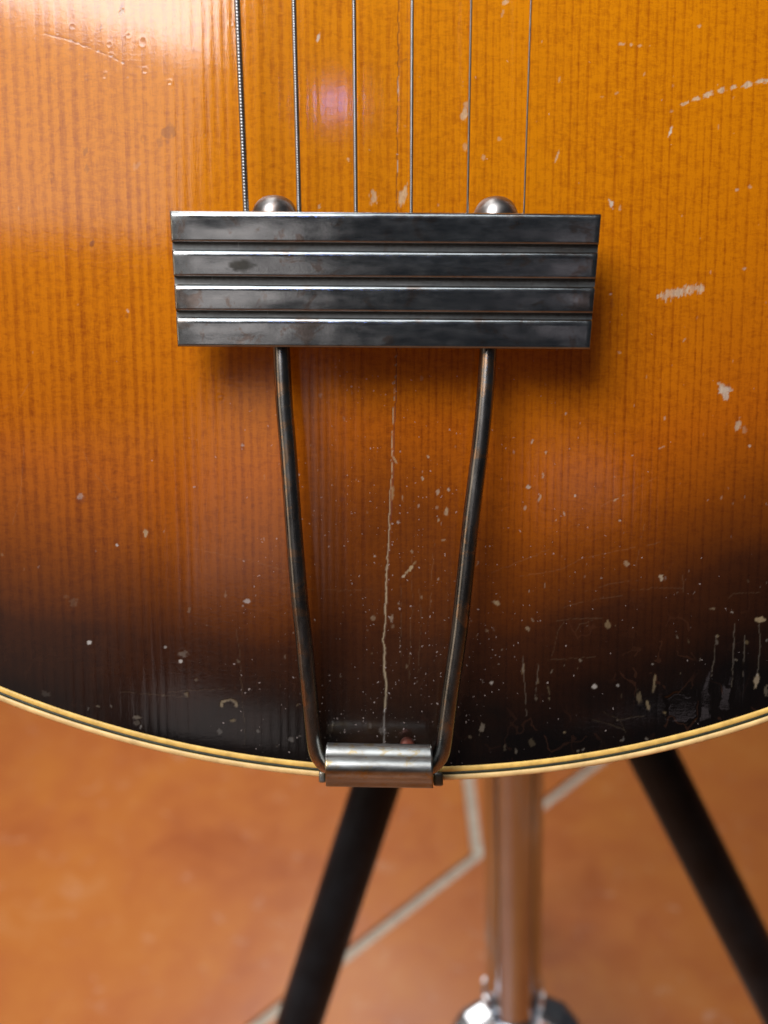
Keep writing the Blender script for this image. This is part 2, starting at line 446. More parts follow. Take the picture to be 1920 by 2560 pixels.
# sunburst amount (0 amber, 1 black): by distance from the edge, plus painted shade
emm = E_ * 1000
side = sstep(900, 1900, PX)
bn_ = emm + 3 * (vnoise(PX, PY, 300, 300, 31, 2) - .5) - 5 * side * (1 - sstep(30, 60, emm) * .6) + 9.0 * (1 - sstep(0, 800, PX))  # shade painted into the sunburst: right side darker, left side lighter
tb = [-5, 2, 9, 18, 28, 40, 54, 72, 95, 130]; vb = [1, 1, .975, .89, .755, .60, .46, .32, .17, .03]
burst_shade = np.interp(bn_, tb, vb)
burst_shade = np.clip(burst_shade + (.20 * sstep(820, 1200, PY) * np.exp(-((PX - 985) / 250) ** 4)) * np.clip((1 - burst_shade) * 2.2, 0, 1) * .75 * (1 - sstep(1350, 1800, PY)), 0, 1)  # shade between the rods, painted in as a darker, redder finish

chip = np.zeros_like(X); pale = np.zeros_like(X); stain = np.zeros_like(X); relief = np.zeros_like(X); gloss = np.zeros_like(X)
def sub(px, py, r):
    """rows/cols window of the grid around a point (grid is roughly regular in view)"""
    c0 = np.searchsorted(PX[nv // 2], px - r - 30); c1 = np.searchsorted(PX[nv // 2], px + r + 30)
    c0 = max(c0, 0); c1 = min(c1, PX.shape[1])
    cm = min((c0 + c1) // 2, PX.shape[1] - 1)
    colp = PY[:nv, cm]
    # PY decreases with row index
    r0 = np.searchsorted(-colp, -(py + r + 40)); r1 = np.searchsorted(-colp, -(py - r - 40))
    return slice(max(r0, 0), max(min(r1, nv), 1)), slice(c0, c1)
def blob(arr, px, py, w_, h_, rot=0, val=1., rough=.6, pl=None, dep=.000018, seed=None, stripes=0):
    R_ = max(w_, h_) * .8 + 6
    s = sub(px, py, R_)
    dx = PX[s] - px; dy = PY[s] - py
    if dx.size == 0: return
    c, sn = math.cos(math.radians(rot)), math.sin(math.radians(rot))
    u = dx * c + dy * sn; v = -dx * sn + dy * c
    sd = seed if seed is not None else int(px * 7 + py * 3) % 9999
    q = np.sqrt((u / (w_ / 2)) ** 2 + (v / (h_ / 2)) ** 2) + rough * (vnoise(dx, dy, max(5, w_ * .22), max(5, h_ * .22), sd, 2) - .5) * 2
    mk = (1 - sstep(.58, 1.02, q)) * val
    if stripes: mk = mk * (1 - stripes * sstep(.45, .7, vnoise(PX[s] + dy * .0, PY[s], 6, 40, sd + 5)))
    arr[s] = np.maximum(arr[s], mk)
    if pl is not None: pale[s] = np.where(mk > .02, pl, pale[s])
    if dep: relief[s] -= dep * np.clip(mk, 0, 1) - dep * .2 * np.exp(-((q - 1.15) / .2) ** 2)
def ringdent(px, py, w_, h_, dep=.000011):
    s = sub(px, py, 40); dx = PX[s] - px; dy = PY[s] - py
    q = np.sqrt((dx / (w_ / 2)) ** 2 + (dy / (h_ / 2)) ** 2)
    q = q + .5 * (vnoise(dx, dy, 6, 6, int(px), 2) - .5)
    dep = dep * ((int(px * 13 + py) % 10) / 10 + .5)
    relief[s] += dep * np.exp(-((q - 1) / .28) ** 2) - dep * .8 * np.exp(-(q / .6) ** 2)
    stain[s] = np.maximum(stain[s], .22 * np.exp(-((q - .8) / .3) ** 2))
def line(arr, pts, w_, val=1., jit=.0, pl=None, dep=0., brk=0.):
    pts = np.asarray(pts, float)
    lo = pts.min(0) - 25; hi = pts.max(0) + 25
    cen = (lo + hi) / 2; s = sub(cen[0], cen[1], max((hi - lo)) / 2)
    x = PX[s]; y = PY[s]
    if x.size == 0: return
    xx = x + jit * (vnoise(x, y, 14, 14, 55, 2) - .5); yy = y + jit * (vnoise(x, y, 14, 14, 56, 2) - .5)
    best = np.full(x.shape, 1e9)
    wv_ = np.broadcast_to(np.asarray(w_, float), (len(pts),))
    for i in range(len(pts) - 1):
        a, b2 = pts[i], pts[i + 1]; dd = b2 - a; l2 = (dd ** 2).sum() + 1e-9
        t = np.clip(((xx - a[0]) * dd[0] + (yy - a[1]) * dd[1]) / l2, 0, 1)
        dist = np.hypot(xx - a[0] - t * dd[0], yy - a[1] - t * dd[1]) / (wv_[i] * (1 - t) + wv_[i + 1] * t)
        best = np.minimum(best, dist)
    mk = (1 - sstep(.55, 1.35, best)) * val
    if brk: mk = mk * sstep(brk - .12, brk + .12, vnoise(x, y, 16, 16, 77, 2))
    arr[s] = np.maximum(arr[s], mk)
    if pl is not None: pale[s] = np.where(mk > .05, pl, pale[s])
    if dep: relief[s] -= dep * mk

# --- light chips (x, y, w, h, rot, strength, pale)
CH = [(796, 94, 9, 24, 25, .9, .6), (1162, 284, 22, 44, 12, .75, .25), (1165, 262, 14, 22, 0, .5, .3), (1163, 369, 13, 26, 0, .35, .3),
 (1249, 347, 11, 18, 0, .4, .3), (1208, 394, 9, 16, 0, .4, .3), (934, 496, 24, 46, 8, .7, .25), (1008, 490, 26, 58, 18, .75, .2),
 (870, 398, 8, 14, 0, .5, .4), (798, 517, 8, 18, 10, .6, .2), (1265, 5, 26, 14, -20, .7, .2), (1256, 34, 8, 26, 15, .4, .2), (1393, 389, 5, 34, 17, .6, .3),
 (1398, 198, 7, 16, 10, .4, .2), (1554, 110, 17, 8, 0, .65, .3), (1577, 111, 9, 10, 0, .6, .3), (1599, 114, 10, 7, 0, .5, .3),
 (1624, 115, 5, 5, 0, .4, .3), (1748, 66, 9, 9, 0, .6, .3), (1711, 259, 26, 9, -24, .8, .25), (1741, 247, 24, 12, -24, .8, .25), (1773, 235, 30, 15, -22, .85, .3),
 (1804, 225, 25, 15, -15, .85, .3), (1834, 218, 22, 13, -15, .85, .3), (1868, 212, 30, 15, -18, .9, .3), (1905, 203, 34, 14, -14, .9, .3),
 (1679, 278, 12, 6, -20, .35, .3), (1676, 329, 8, 28, 20, 1., .6), (1610, 187, 5, 16, 25, .4, .2), (1541, 233, 14, 7, -25, .4, .2), (1505, 242, 10, 5, 0, .3, .2),
 (1528, 509, 14, 26, -22, 1., .55), (1550, 518, 9, 18, 10, .5, .3), (1842, 475, 12, 8, 0, .55, .5), (1875, 467, 12, 9, 0, .4, .4),
 (1796, 317, 5, 14, 0, .35, .3), (1862, 672, 14, 7, -10, .5, .4), (1754, 722, 18, 26, -5, .6, .4),
 (1526, 735, 7, 7, 0, .5, 1), (1549, 881, 11, 9, 0, .35, .4), (1711, 850, 6, 12, 30, .4, .3), (1812, 975, 34, 26, 18, .95, .5), (1803, 962, 26, 10, 30, .7, .4), (1816, 990, 20, 22, 0, .85, .5),
 (1845, 1062, 15, 34, 15, .75, .3), (1860, 1072, 14, 26, 0, .35, .2), (1874, 1114, 9, 9, 0, .7, .6), (1415, 1034, 8, 6, -20, .7, .6), (1662, 1046, 7, 12, 10, .5, .5),
 (1331, 1103, 6, 12, 20, .7, .5), (1365, 1132, 6, 9, 0, .7, .5), (1358, 1188, 6, 18, 0, .6, .4), (1321, 1217, 12, 11, 0, .8, .6), (1348, 1247, 6, 26, 20, .6, .4),
 (1313, 1270, 7, 13, 15, .5, .5), (1410, 1283, 6, 14, -25, .6, .6), (1438, 1239, 8, 7, 0, .7, .8), (1539, 1249, 14, 6, -20, .6, .3), (1558, 1238, 12, 6, -25, .45, .5),
 (1550, 1301, 9, 5, 0, .5, .7), (1390, 1300, 6, 5, 0, .5, .8), (1655, 1118, 20, 5, -25, .4, .4), (1581, 1139, 6, 5, 0, .6, .8), (1537, 1192, 8, 5, 0, .4, .6),
 (319, 777, 7, 14, -10, .45, .9), (200, 1241, 22, 14, -25, .32, .9), (606, 1113, 9, 9, 0, .4, .9), (364, 1333, 12, 26, -15, .85, .15), (293, 1363, 8, 7, 0, .8, 1),
 (223, 1607, 13, 13, 0, .95, 1), (451, 1653, 9, 9, 0, .9, 1), (414, 1618, 9, 7, 0, .65, 1), (618, 1503, 18, 15, 20, .7, 1), (608, 1514, 8, 8, 0, .4, 1), (563, 1486, 7, 22, 0, .3, .4), (473, 1526, 8, 16, 15, .3, .3),
 (458, 1635, 24, 20, 0, .30, .5), (581, 1801, 15, 9, -10, .55, .1), (465, 1736, 18, 12, 10, .45, .2), (343, 1794, 20, 12, 0, .40, .4), (343, 1808, 18, 16, 0, .2, .4), (408, 1738, 12, 8, 0, .28, .3),
 (491, 1698, 10, 10, 0, .28, .3), (185, 1507, 24, 26, 0, .16, .2), (165, 1492, 18, 12, 0, .12, .2), (245, 1767, 12, 7, 0, .35, .3), (595, 1653, 10, 14, 0, .28, .3), (5, 1387, 8, 10, 0, .5, .1), (115, 1735, 26, 14, 15, .12, .5),
 (549, 1830, 14, 18, 0, .2, .8), (645, 1828, 10, 11, 0, .25, .8), (727, 1848, 20, 12, 20, .25, .8), (750, 1840, 8, 7, 0, .2, .8),
 (987, 1150, 6, 24, -28, .8, .1), (982, 1228, 9, 40, 3, .5, .0), (1056, 1195, 8, 17, -18, .8, .3), (1070, 1142, 7, 9, 15, .6, .3), (1094, 1230, 9, 14, 0, .7, .3),
 (1122, 1225, 9, 10, 0, .7, .5), (1047, 1264, 7, 13, 0, .4, .6), (1092, 1269, 10, 10, 0, .35, .3), (1116, 1278, 12, 26, 6, .8, .15), (1096, 1299, 5, 17, 0, .7, .2), (996, 1306, 10, 7, 20, .5, .8),
 (1007, 1244, 4, 15, 0, .6, .2), (1029, 1379, 7, 11, 0, .7, .2), (1109, 1350, 14, 6, 10, .6, .2), (1022, 1425, 9, 40, 41, .95, .1), (1036, 1408, 6, 18, 38, .6, 0), (1010, 1440, 7, 14, 45, .9, .3),
 (936, 1390, 7, 7, 0, .7, .8), (1054, 945, 10, 16, 0, .2, .4), (801, 989, 14, 12, 0, .22, .9), (1096, 1447, 5, 9, 0, .5, .5), (1054, 1495, 6, 13, 0, .5, .2), (997, 1509, 7, 11, -25, .5, .5),
 (1241, 1507, 19, 15, 0, .85, .1), (933, 1544, 15, 20, 15, .45, .2), (978, 1548, 13, 26, -5, .55, .4), (981, 1566, 10, 14, 0, .3, .2), (1319, 1572, 14, 13, 0, .6, .2), (1331, 1549, 5, 20, -40, .45, .3), (1217, 1576, 9, 8, 30, .4, .2),
 (1229, 1708, 10, 9, 0, .85, .8), (1307, 1673, 9, 32, 5, .5, .1), (1345, 1701, 9, 16, 0, .3, .1), (1204, 1822, 12, 32, 12, .55, .4), (1175, 1842, 10, 10, 0, .4, .2), (1329, 1858, 20, 24, 0, .2, .1), (1262, 1868, 8, 20, 0, .2, .2),
 (1566, 1408, 15, 20, 10, .7, .15), (1654, 1445, 14, 18, -15, .8, .3), (1520, 1563, 15, 28, -10, .65, .05), (1487, 1716, 14, 14, 0, .75, .8), (1545, 1713, 10, 8, 0, .6, .9), (1636, 1702, 10, 52, 5, .6, .1),
 (1597, 1748, 14, 46, -8, .4, .1), (1620, 1763, 9, 26, -15, .65, .1), (1662, 1782, 12, 11, 0, .65, .0), (1900, 1549, 34, 14, 0, .85, .1), (1866, 1605, 13, 12, 0, .35, .0), (1891, 1700, 14, 40, 8, .75, .2),
 (1782, 1522, 16, 6, 0, .45, .2), (1829, 1530, 10, 5, 20, .6, .8), (1411, 1831, 10, 9, 0, .65, .1), (1616, 1848, 10, 7, 25, .4, .6), (1451, 1651, 11, 9, 0, .5, .4), (1794, 1590, 9, 8, 0, .5, .1), (1792, 1605, 10, 14, 0, .25, .5),
 (1503, 1445, 8, 4, 10, .6, .8), (1323, 1478, 5, 9, 0, .5, .8), (1632, 1660, 7, 5, 25, .5, .9), (1554, 1851, 8, 7, 0, .3, .5), (1445, 1877, 8, 7, 0, .35, .4), (1458, 1874, 9, 8, 0, .35, .4), (1843, 1650, 12, 6, 10, .35, .4), (1915, 1725, 12, 30, 0, .3, .3),
 (1340, 1745, 8, 16, 0, .3, .3), (1372, 1725, 6, 30, -12, .25, .1), (1246, 1660, 6, 5, 0, .5, .8), (1290, 1880, 7, 16, 0, .3, .4), (957, 1826, 22, 20, 0, .18, .8), (925, 1815, 12, 14, 0, .15, .8)]
for c in CH:
    blob(chip, *c[:5], val=c[5] * (1 if c[1] < 1350 or c[5] > .7 else .75), pl=c[6])
# the long scraped patch, striped by the grain
for k_ in range(17):
    t = k_ / 16
    blob(chip, 1645 + 108 * t, 741 - 22 * t + RNG.uniform(-2, 2), 9, (30 if .15 < t < .85 else 20) + RNG.uniform(-6, 6), 8 + RNG.uniform(-6, 6), val=.9 * RNG.uniform(.6, 1), pl=.35)
# crescent chip at the lower left
for a_ in np.linspace(-200, 20, 13):
    blob(chip, 572 + 19 * math.cos(math.radians(a_)), 1761 + 11 * math.sin(math.radians(a_)), 9, 8, 0, val=RNG.uniform(.35, .7), pl=.2)
# scattered tiny dings
for k_ in range(330):
    x_, y_ = RNG.uniform(0, 1920), RNG.uniform(0, 1900)
    if y_ < 1050 and RNG.rand() < .75: continue
    if x_ < 650 and RNG.rand() < .55: continue
    s_ = RNG.uniform(3.0, 5.2)
    blob(chip, x_, y_, s_, s_ * RNG.uniform(1.0, 3.0), RNG.uniform(-30, 30), val=RNG.uniform(.08, .32), pl=RNG.uniform(.1, 1), dep=.00002)
# dark bruises and stains
for c in [(422, 333, 42, 46, 20, .42), (400, 355, 20, 30, 0, .25), (213, 380, 14, 26, 0, .42), (218, 422, 13, 22, 0, .36), (231, 606, 12, 30, 8, .60), (304, 14, 12, 26, 20, .6), (252, 70, 5, 22, 8, .5),
          (320, 88, 8, 14, 0, .4), (146, 32, 10, 8, 0, .3), (661, 232, 8, 8, 0, .5), (318, 790, 10, 18, 0, .35), (204, 1248, 28, 18, -20, .35), (855, 1248, 26, 12, 0, .35), (251, 932, 6, 9, 0, .4),
          (1000, 155, 40, 8, -25, .3), (1530, 760, 12, 40, 0, .25), (608, 1110, 14, 10, 0, .35)]:
    blob(stain, *c[:5], val=c[5], dep=0)
blob(chip, 304, 30, 14, 20, 25, .75, pl=.9)
blob(chip, 342, 415, 18, 34, 25, .16, pl=.6)
for c in [(356, 105, 17, 24), (273, 112, 14, 15), (262, 190, 13, 18), (181, 67, 14, 16), (358, 348, 14, 20), (321, 89, 12, 14), (131, 199, 13, 14), (424, 207, 13, 12), (278, 138, 14, 12), (216, 195, 10, 12), (512, 338, 10, 14),
          (551, 995, 15, 15), (362, 178, 16, 16), (578, 60, 12, 12), (128, 440, 16, 20), (1182, 1020, 14, 14)]:
    ringdent(*c)
# scratches
line(stain, [(101, 80), (170, 98), (218, 116), (262, 134), (310, 158)], 1.7, .45, 5, dep=.000015, brk=.42)
for c in [(145, 84), (176, 100), (196, 107), (246, 127), (281, 139), (306, 156)]: blob(chip, c[0], c[1], 8, 5, 20, .4, pl=.8)
for y_ in (950, 1000, 1060, 1100): pass
for pts in ([(480, 1370), (640, 1405), (760, 1440)], [(10, 1020), (45, 1000), (75, 955)], [(30, 1310), (50, 1240), (60, 1120)], [(210, 1130), (240, 1190), (300, 1255)],
            [(1560, 1241), (1600, 1215), (1640, 1195)], [(1500, 1265), (1560, 1238)], [(1340, 1262), (1362, 1284)],
            [(1000, 1445), (1003, 1540), (1001, 1650)], [(1029, 1390), (1031, 1500), (1024, 1600), (1022, 1700)], [(1085, 1350), (1080, 1430), (1072, 1560)], [(1050, 1470), (1052, 1560), (1046, 1680)],
            [(700, 1468), (830, 1476), (930, 1475)], [(1230, 1430), (1310, 1400), (1380, 1370)], [(1300, 1440), (1400, 1425), (1460, 1395), (1580, 1370), (1650, 1355)], [(1590, 1420), (1596, 1380), (1612, 1310)],
            [(1460, 1478), (1550, 1455), (1600, 1450)], [(1400, 1520), (1480, 1500), (1556, 1488)], [(1580, 1475), (1640, 1470), (1710, 1470)], [(1390, 1552), (1450, 1545), (1515, 1545)], [(1440, 1580), (1450, 1560), (1500, 1545)],
            [(1820, 1500), (1835, 1484), (1900, 1480)], [(1410, 1555), (1395, 1580), (1380, 1640)], [(1370, 1650), (1420, 1648), (1490, 1640)], [(1710, 1480), (1706, 1440)],
            [(590, 1570), (600, 1650), (610, 1800), (612, 1860)], [(420, 1730), (470, 1726), (560, 1722)], [(300, 1730), (430, 1740), (480, 1745)],
            [(1505, 1780), (1550, 1800), (1562, 1830)], [(1480, 1800), (1520, 1810), (1560, 1824)], [(1540, 1800), (1580, 1794), (1612, 1792)]):
    line(chip, pts, 1.1, .085, 6, pl=.2, dep=.00002, brk=.33)
for pts in ([(1307, 1640), (1312, 1720), (1316, 1790)], [(1898, 1562), (1900, 1620), (1893, 1690)], [(1790, 1590), (1786, 1640), (1778, 1690)], [(1836, 1560), (1834, 1640), (1828, 1720)], [(1862, 1590), (1858, 1690)], [(1345, 1660), (1338, 1740)]):
    line(chip, pts, 1.5, .17, 5, pl=.5, dep=.00004, brk=.3)
# the split along the centre seam
cr = [(988.6, 885, .9), (987, 950, 1.1), (984, 1009, 1.4), (981.5, 1057, 1.9), (979, 1129, 1.7), (978, 1188, 2.0), (976, 1240, 2.4), (973, 1300, 3.0), (972, 1339, 3.0),
      (970, 1363, 2.8), (966.7, 1427, 3.0), (965, 1481, 3.4), (964, 1520, 4.3), (962.5, 1553, 3.2), (957.5, 1600, 3.2), (961.6, 1640, 4.6), (960.8, 1671, 5.2), (964.5, 1705, 4.4), (962.5, 1764, 4.8), (961, 1778, 2.0)]
line(chip, [c[:2] for c in cr], [c[2] * .56 for c in cr], .92, 5, pl=.22, dep=.00014)
line(chip, [(961, 1775), (961, 1810), (960, 1868)], 2.2, .30, 3, pl=.9)
line(stain, [(992, 870), (990, 1000), (985.5, 1060), (983, 1200), (977, 1300)], 1.4, .8, 2)
line(stain, [(996, -20), (996, 150), (994, 300), (992, 530)], 1.5, .70, 5, dep=.00006, brk=.22)
line(chip, [(996, 190), (996, 240)], 1.6, .5, 4, pl=1, brk=.4)
line(chip, [(993, 400), (993, 430)], 1.4, .5, 4, pl=1, brk=.4)
# shiny crazed lacquer near the lower right edge
def poly(pts):
    s = sub(1730, 1740, 190); x, y = PX[s], PY[s]
    x = x + 24 * (vnoise(x, y, 20, 20, 91, 3) - .5); y = y + 24 * (vnoise(x, y, 18, 18, 92, 2) - .5)
    ins = np.zeros(x.shape, bool); j = len(pts) - 1
    for i in range(len(pts)):
        (xi, yi), (xj, yj) = pts[i], pts[j]
        ins ^= ((yi > y) != (yj > y)) & (x < (xj - xi) * (y - yi) / (yj - yi + 1e-9) + xi); j = i
    return s, ins.astype(float)
def tilt(pts, az, el, g_):
    """a lifted flake of lacquer sloped to mirror the light from az, el"""
    s, mk = poly(pts); cxm = np.mean([p[0] for p in pts]); cym = np.mean([p[1] for p in pts])
    k = D0 / F; X0, Y0 = (cxm - 960) * k, -(cym - 1280) * k
    hh = lambda x, y: float(arch(np.array([RIN - math.hypot(x - CX, y - CY)]))[0])
    gx0 = (hh(X0 + 1e-4, Y0) - hh(X0 - 1e-4, Y0)) / 2e-4; gy0 = (hh(X0, Y0 + 1e-4) - hh(X0, Y0 - 1e-4)) / 2e-4
    vv_ = -np.array([X0, Y0, -D0]); vv_ /= np.linalg.norm(vv_)
    ll = np.array([math.tan(math.radians(az)), math.tan(math.radians(el)), 1.]); ll /= np.linalg.norm(ll)
    hv_ = vv_ + ll; gxt, gyt = -hv_[0] / hv_[2], -hv_[1] / hv_[2]
    for _ in range(2):
        mk[1:-1, 1:-1] = (mk[1:-1, 1:-1]*2 + mk[:-2, 1:-1] + mk[2:, 1:-1] + mk[1:-1, :-2] + mk[1:-1, 2:]) / 6
    plane = hh(X0, Y0) + (X[s] - X0) * gxt + (Y[s] - Y0) * gyt
    relief[s] = relief[s] * (1 - mk) + mk * (plane - H[s])
    gloss[s] = np.maximum(gloss[s], mk * g_)
GLX, GLY = -.0, .0
tilt([(1785, 1660), (1782, 1700), (1777, 1745), (1780, 1775), (1745, 1760), (1752, 1728), (1770, 1700), (1776, 1662)], 14, -11.3, 1)
tilt([(1832, 1690), (1830, 1740), (1828, 1775), (1795, 1774), (1804, 1718), (1822, 1716)], 13.4, -10.8, 1)
tilt([(1745, 1762), (1780, 1778), (1782, 1800), (1750, 1808), (1745, 1790)], 14, -10.3, .95)
tilt([(1660, 1745), (1710, 1735), (1740, 1752), (1745, 1800), (1710, 1812), (1672, 1790)], 10.6, -8.6, .9)

# dust: between the rods and around them, thicker towards the tail
def g2(x0, y0, sx, sy): return np.exp(-((PX - x0) / sx) ** 2 - ((PY - y0) / sy) ** 2)
dust = .95 * g2(930, 1800, 170, 190) + .55 * g2(870, 1250, 170, 330) + .55 * g2(1080, 1500, 110, 230) + .22 * g2(1300, 1350, 210, 230) + .35 * g2(650, 1650, 120, 280) + .16 * g2(1500, 1600, 420, 230) \
    + .08 * g2(1150, 1000, 500, 240) + .05 * g2(1250, 300, 420, 420) + .5 * g2(1190, 1640, 60, 200)
dust *= (.45 + .9 * vnoise(PX, PY, 120, 120, 41, 3)); dust = np.clip(dust, 0, 1)
craq = sstep(1250, 1420, PX) * sstep(1450, 1640, PY) + .35 * sstep(1380, 1650, PY) + .25 * sstep(1300, 1700, PX) * sstep(1300, 1500, PY)
craq *= sstep(.25, .6, vnoise(PX, PY, 150, 150, 42, 2)); craq = np.clip(craq, 0, 1)

wob = .000012 * (vnoise(PX, PY, 34, 260, 51, 2) - .5) + .00003 * (vnoise(PX, PY, 160, 300, 52, 2) - .5)
crz = sstep(1600, 1720, PX) * sstep(1600, 1700, PY)
wob += crz * .00010 * (vnoise(PX, PY, 44, 150, 53, 2) - .5)
H2 = H + np.where(inview, relief + (ring_raw * -.0000075 + wob) * (1 - gloss * .9), 0)
VT = np.stack([X, Y, -D0 + H2], -1).reshape(-1, 3)
nr, nc = X.shape
ii, jj = np.meshgrid(np.arange(nr - 1), np.arange(nc - 1), indexing='ij'); a = ii * nc + jj
FT = np.stack([a, a + 1, a + nc + 1, a + nc], -1).reshape(-1, 4)
me = mesh_np('top', GV(VT), FT, M_TOP, True, dict(ring=ring, burst_shade=burst_shade, chip=np.clip(chip, 0, 1), pale=pale, stain=stain, dust=dust, craq=craq, gloss=gloss))
link('top', me, guitar)

# outline loop of the body (inner edge), then offset by normals
th = np.linspace(math.radians(-180 + 0), 0, 700)
low = np.c_[CX + RIN * np.cos(th), CY + RIN * np.sin(th)]
yr = np.linspace(CY, YTOP, 90)[1:]
rt = np.c_[CX + wfun(yr), yr]; lt = np.c_[CX - wfun(yr), yr][::-1]
OUT = np.vstack([low, rt, lt]); no = len(OUT)
Tn = np.roll(OUT, -1, 0) - np.roll(OUT, 1, 0); Tn /= np.linalg.norm(Tn, axis=1)[:, None]
NO = np.c_[Tn[:, 1], -Tn[:, 0]]
def sweep(prof, mat, name, parent=None, closed=True):
    """prof: (offset outward, z) list"""
    V = [np.c_[OUT + NO * o_, np.full(no, -D0 + z_)] for o_, z_ in prof]
    V = np.concatenate(V); n = len(prof); Fq = []
    rng = n if closed else n - 1
    i, j = np.meshgrid(np.arange(rng), np.arange(no), indexing='ij'); k = (i + 1) % n; l = (j + 1) % no
    Fq = np.stack([i*no+j, i*no+l, k*no+l, k*no+j], -1).reshape(-1, 4)
    me = mesh_np(name, GV(V), Fq, mat, True); recalc(me)
    return link(name, me, parent or guitar)
g = .00002
bind = sweep([(g, .00012), (.0002, .00022), (B1 - .0001, .00022), (B1 - g, .0001), (B1 - g, -.0016), (g, -.0016)], M_CREAM2, 'inner_binding')
sweep([(B1 + g, .00006), (B1 + .0001, .00012), (B2 - .0001, .00012), (B2 - g, .00006), (B2 - g, -.0016), (B1 + g, -.0016)], M_PURF, 'purfling')
sweep([(B2 + g, .0001), (B2 + .0002, .00024), (B3 - .0006, .00022), (B3 - .00025, .00008), (B3 - .00005, -.0002), (B3, -.0007), (B3, -.006), (B2 + g, -.006)], M_CREAM, 'outer_binding')
# rim and back
sweep([(B2 - .001, -.0062), (B3 - .0002, -.0062), (B3 - .0002, -.080), (B2 - .001, -.080)], M_RIM, 'rim')
cen = np.array([CX, CY])
Vb = []; fr_ = [1, .97, .85, .65, .4, .15]
for f_ in fr_:
    Vb.append(np.c_[(OUT + NO * (B3 - .0004)) * f_ + cen * (1 - f_), np.full(no, -D0 - .0802 - .012 * (1 - f_ ** 2))])
Vb.append(np.array([[CX, CY, -D0 - .0922]])); Vb = np.concatenate(Vb)
Fb = []
for i in range(len(fr_) - 1):
    for j in range(no): l = (j + 1) % no; Fb.append((i*no+j, i*no+l, (i+1)*no+l, (i+1)*no+j))
for j in range(no): Fb.append(((len(fr_)-1)*no+j, (len(fr_)-1)*no+(j+1) % no, len(fr_)*no))
me = mesh_np('back', GV(Vb), Fb, M_RIM, True); recalc(me); link('back', me, guitar)

# ---------------------------------------------------------------- tailpiece
ZB = .0205     # front of the cross bar above the edge plane
def dist_at(h): return D0 - h
bar_c = None
def bar_xy(x, y, h): return P(x, y, D0 - h)
def bar_top_h(y): return ZB + .0022 - (y - 527) / 340 * .0045         # bar leans back towards the tail
def left_x(y): return np.interp(y, [527, 866], [424.5, 444.5])
def right_x(y): return np.interp(y, [533, 872], [1503, 1474.5])
SK = (535 - 527.5) / 1078.                                          # slight rotation of the bar
ribs = [(527.5, 604), (624, 690), (710.5, 776), (792, 866)]
plate_prof = []
def extrude_bar(prof, inset, mat, name, parent, nseg=60, xl=None):
    """prof: list (y_px, height offset, grime)"""
    n = len(prof); V = []; gr = []; spt = []
    ts = np.linspace(0, 1, nseg)
    for (yy, dz, gm) in prof:
        xl_, xr_ = left_x(yy) + inset, right_x(yy) - inset
        for t in ts:
            x = xl_ + (xr_ - xl_) * t; y = yy + SK * (x - xl_)
            bow = .00012 * math.sin(t * math.pi) + .00004 * math.sin(t * 9 + yy * .01)
            V.append(P(x, y, D0 - (bar_top_h(yy) + dz + bow)))
            gr.append(gm)
            q = math.hypot((x - 603) / 34, (y - 662) / 19)
            spt.append(1.0 if 1 else 0)
    V = np.array(V); Fq = []
    for i in range(n):
        k = (i + 1) % n
        for j in range(nseg - 1): Fq.append((i*nseg+j, i*nseg+j+1, k*nseg+j+1, k*nseg+j))
    Fq.append(tuple(i * nseg for i in range(n))); Fq.append(tuple(i * nseg + nseg - 1 for i in range(n))[::-1])
    return V, Fq, gr
bar = thing_bar = None
prof = [(529, -.0012, .2), (536, -.0011, .6), (600, -.0011, .8), (608, -.00105, 1), (626, -.00100, .6), (690, -.0011, 1), (696, -.00105, 1), (712, -.0010, .6), (776, -.0011, 1), (782, -.00105, 1),
        (794, -.0010, .6), (862, -.0011, .6), (864, -.0016, .3), (864, -.0042, .3), (860, -.0046, .3), (532, -.0046, .3), (529, -.0042, .3)]
V, Fq, gr = extrude_bar(prof, 1.5, M_BAR, 'tailpiece_bar', guitar)
me = mesh_np('tailpiece_bar', GV(V), Fq, M_BAR, False, dict(grime=gr, spot=np.zeros(len(V)))); recalc(me)
bar = link('tailpiece_bar', me, guitar)
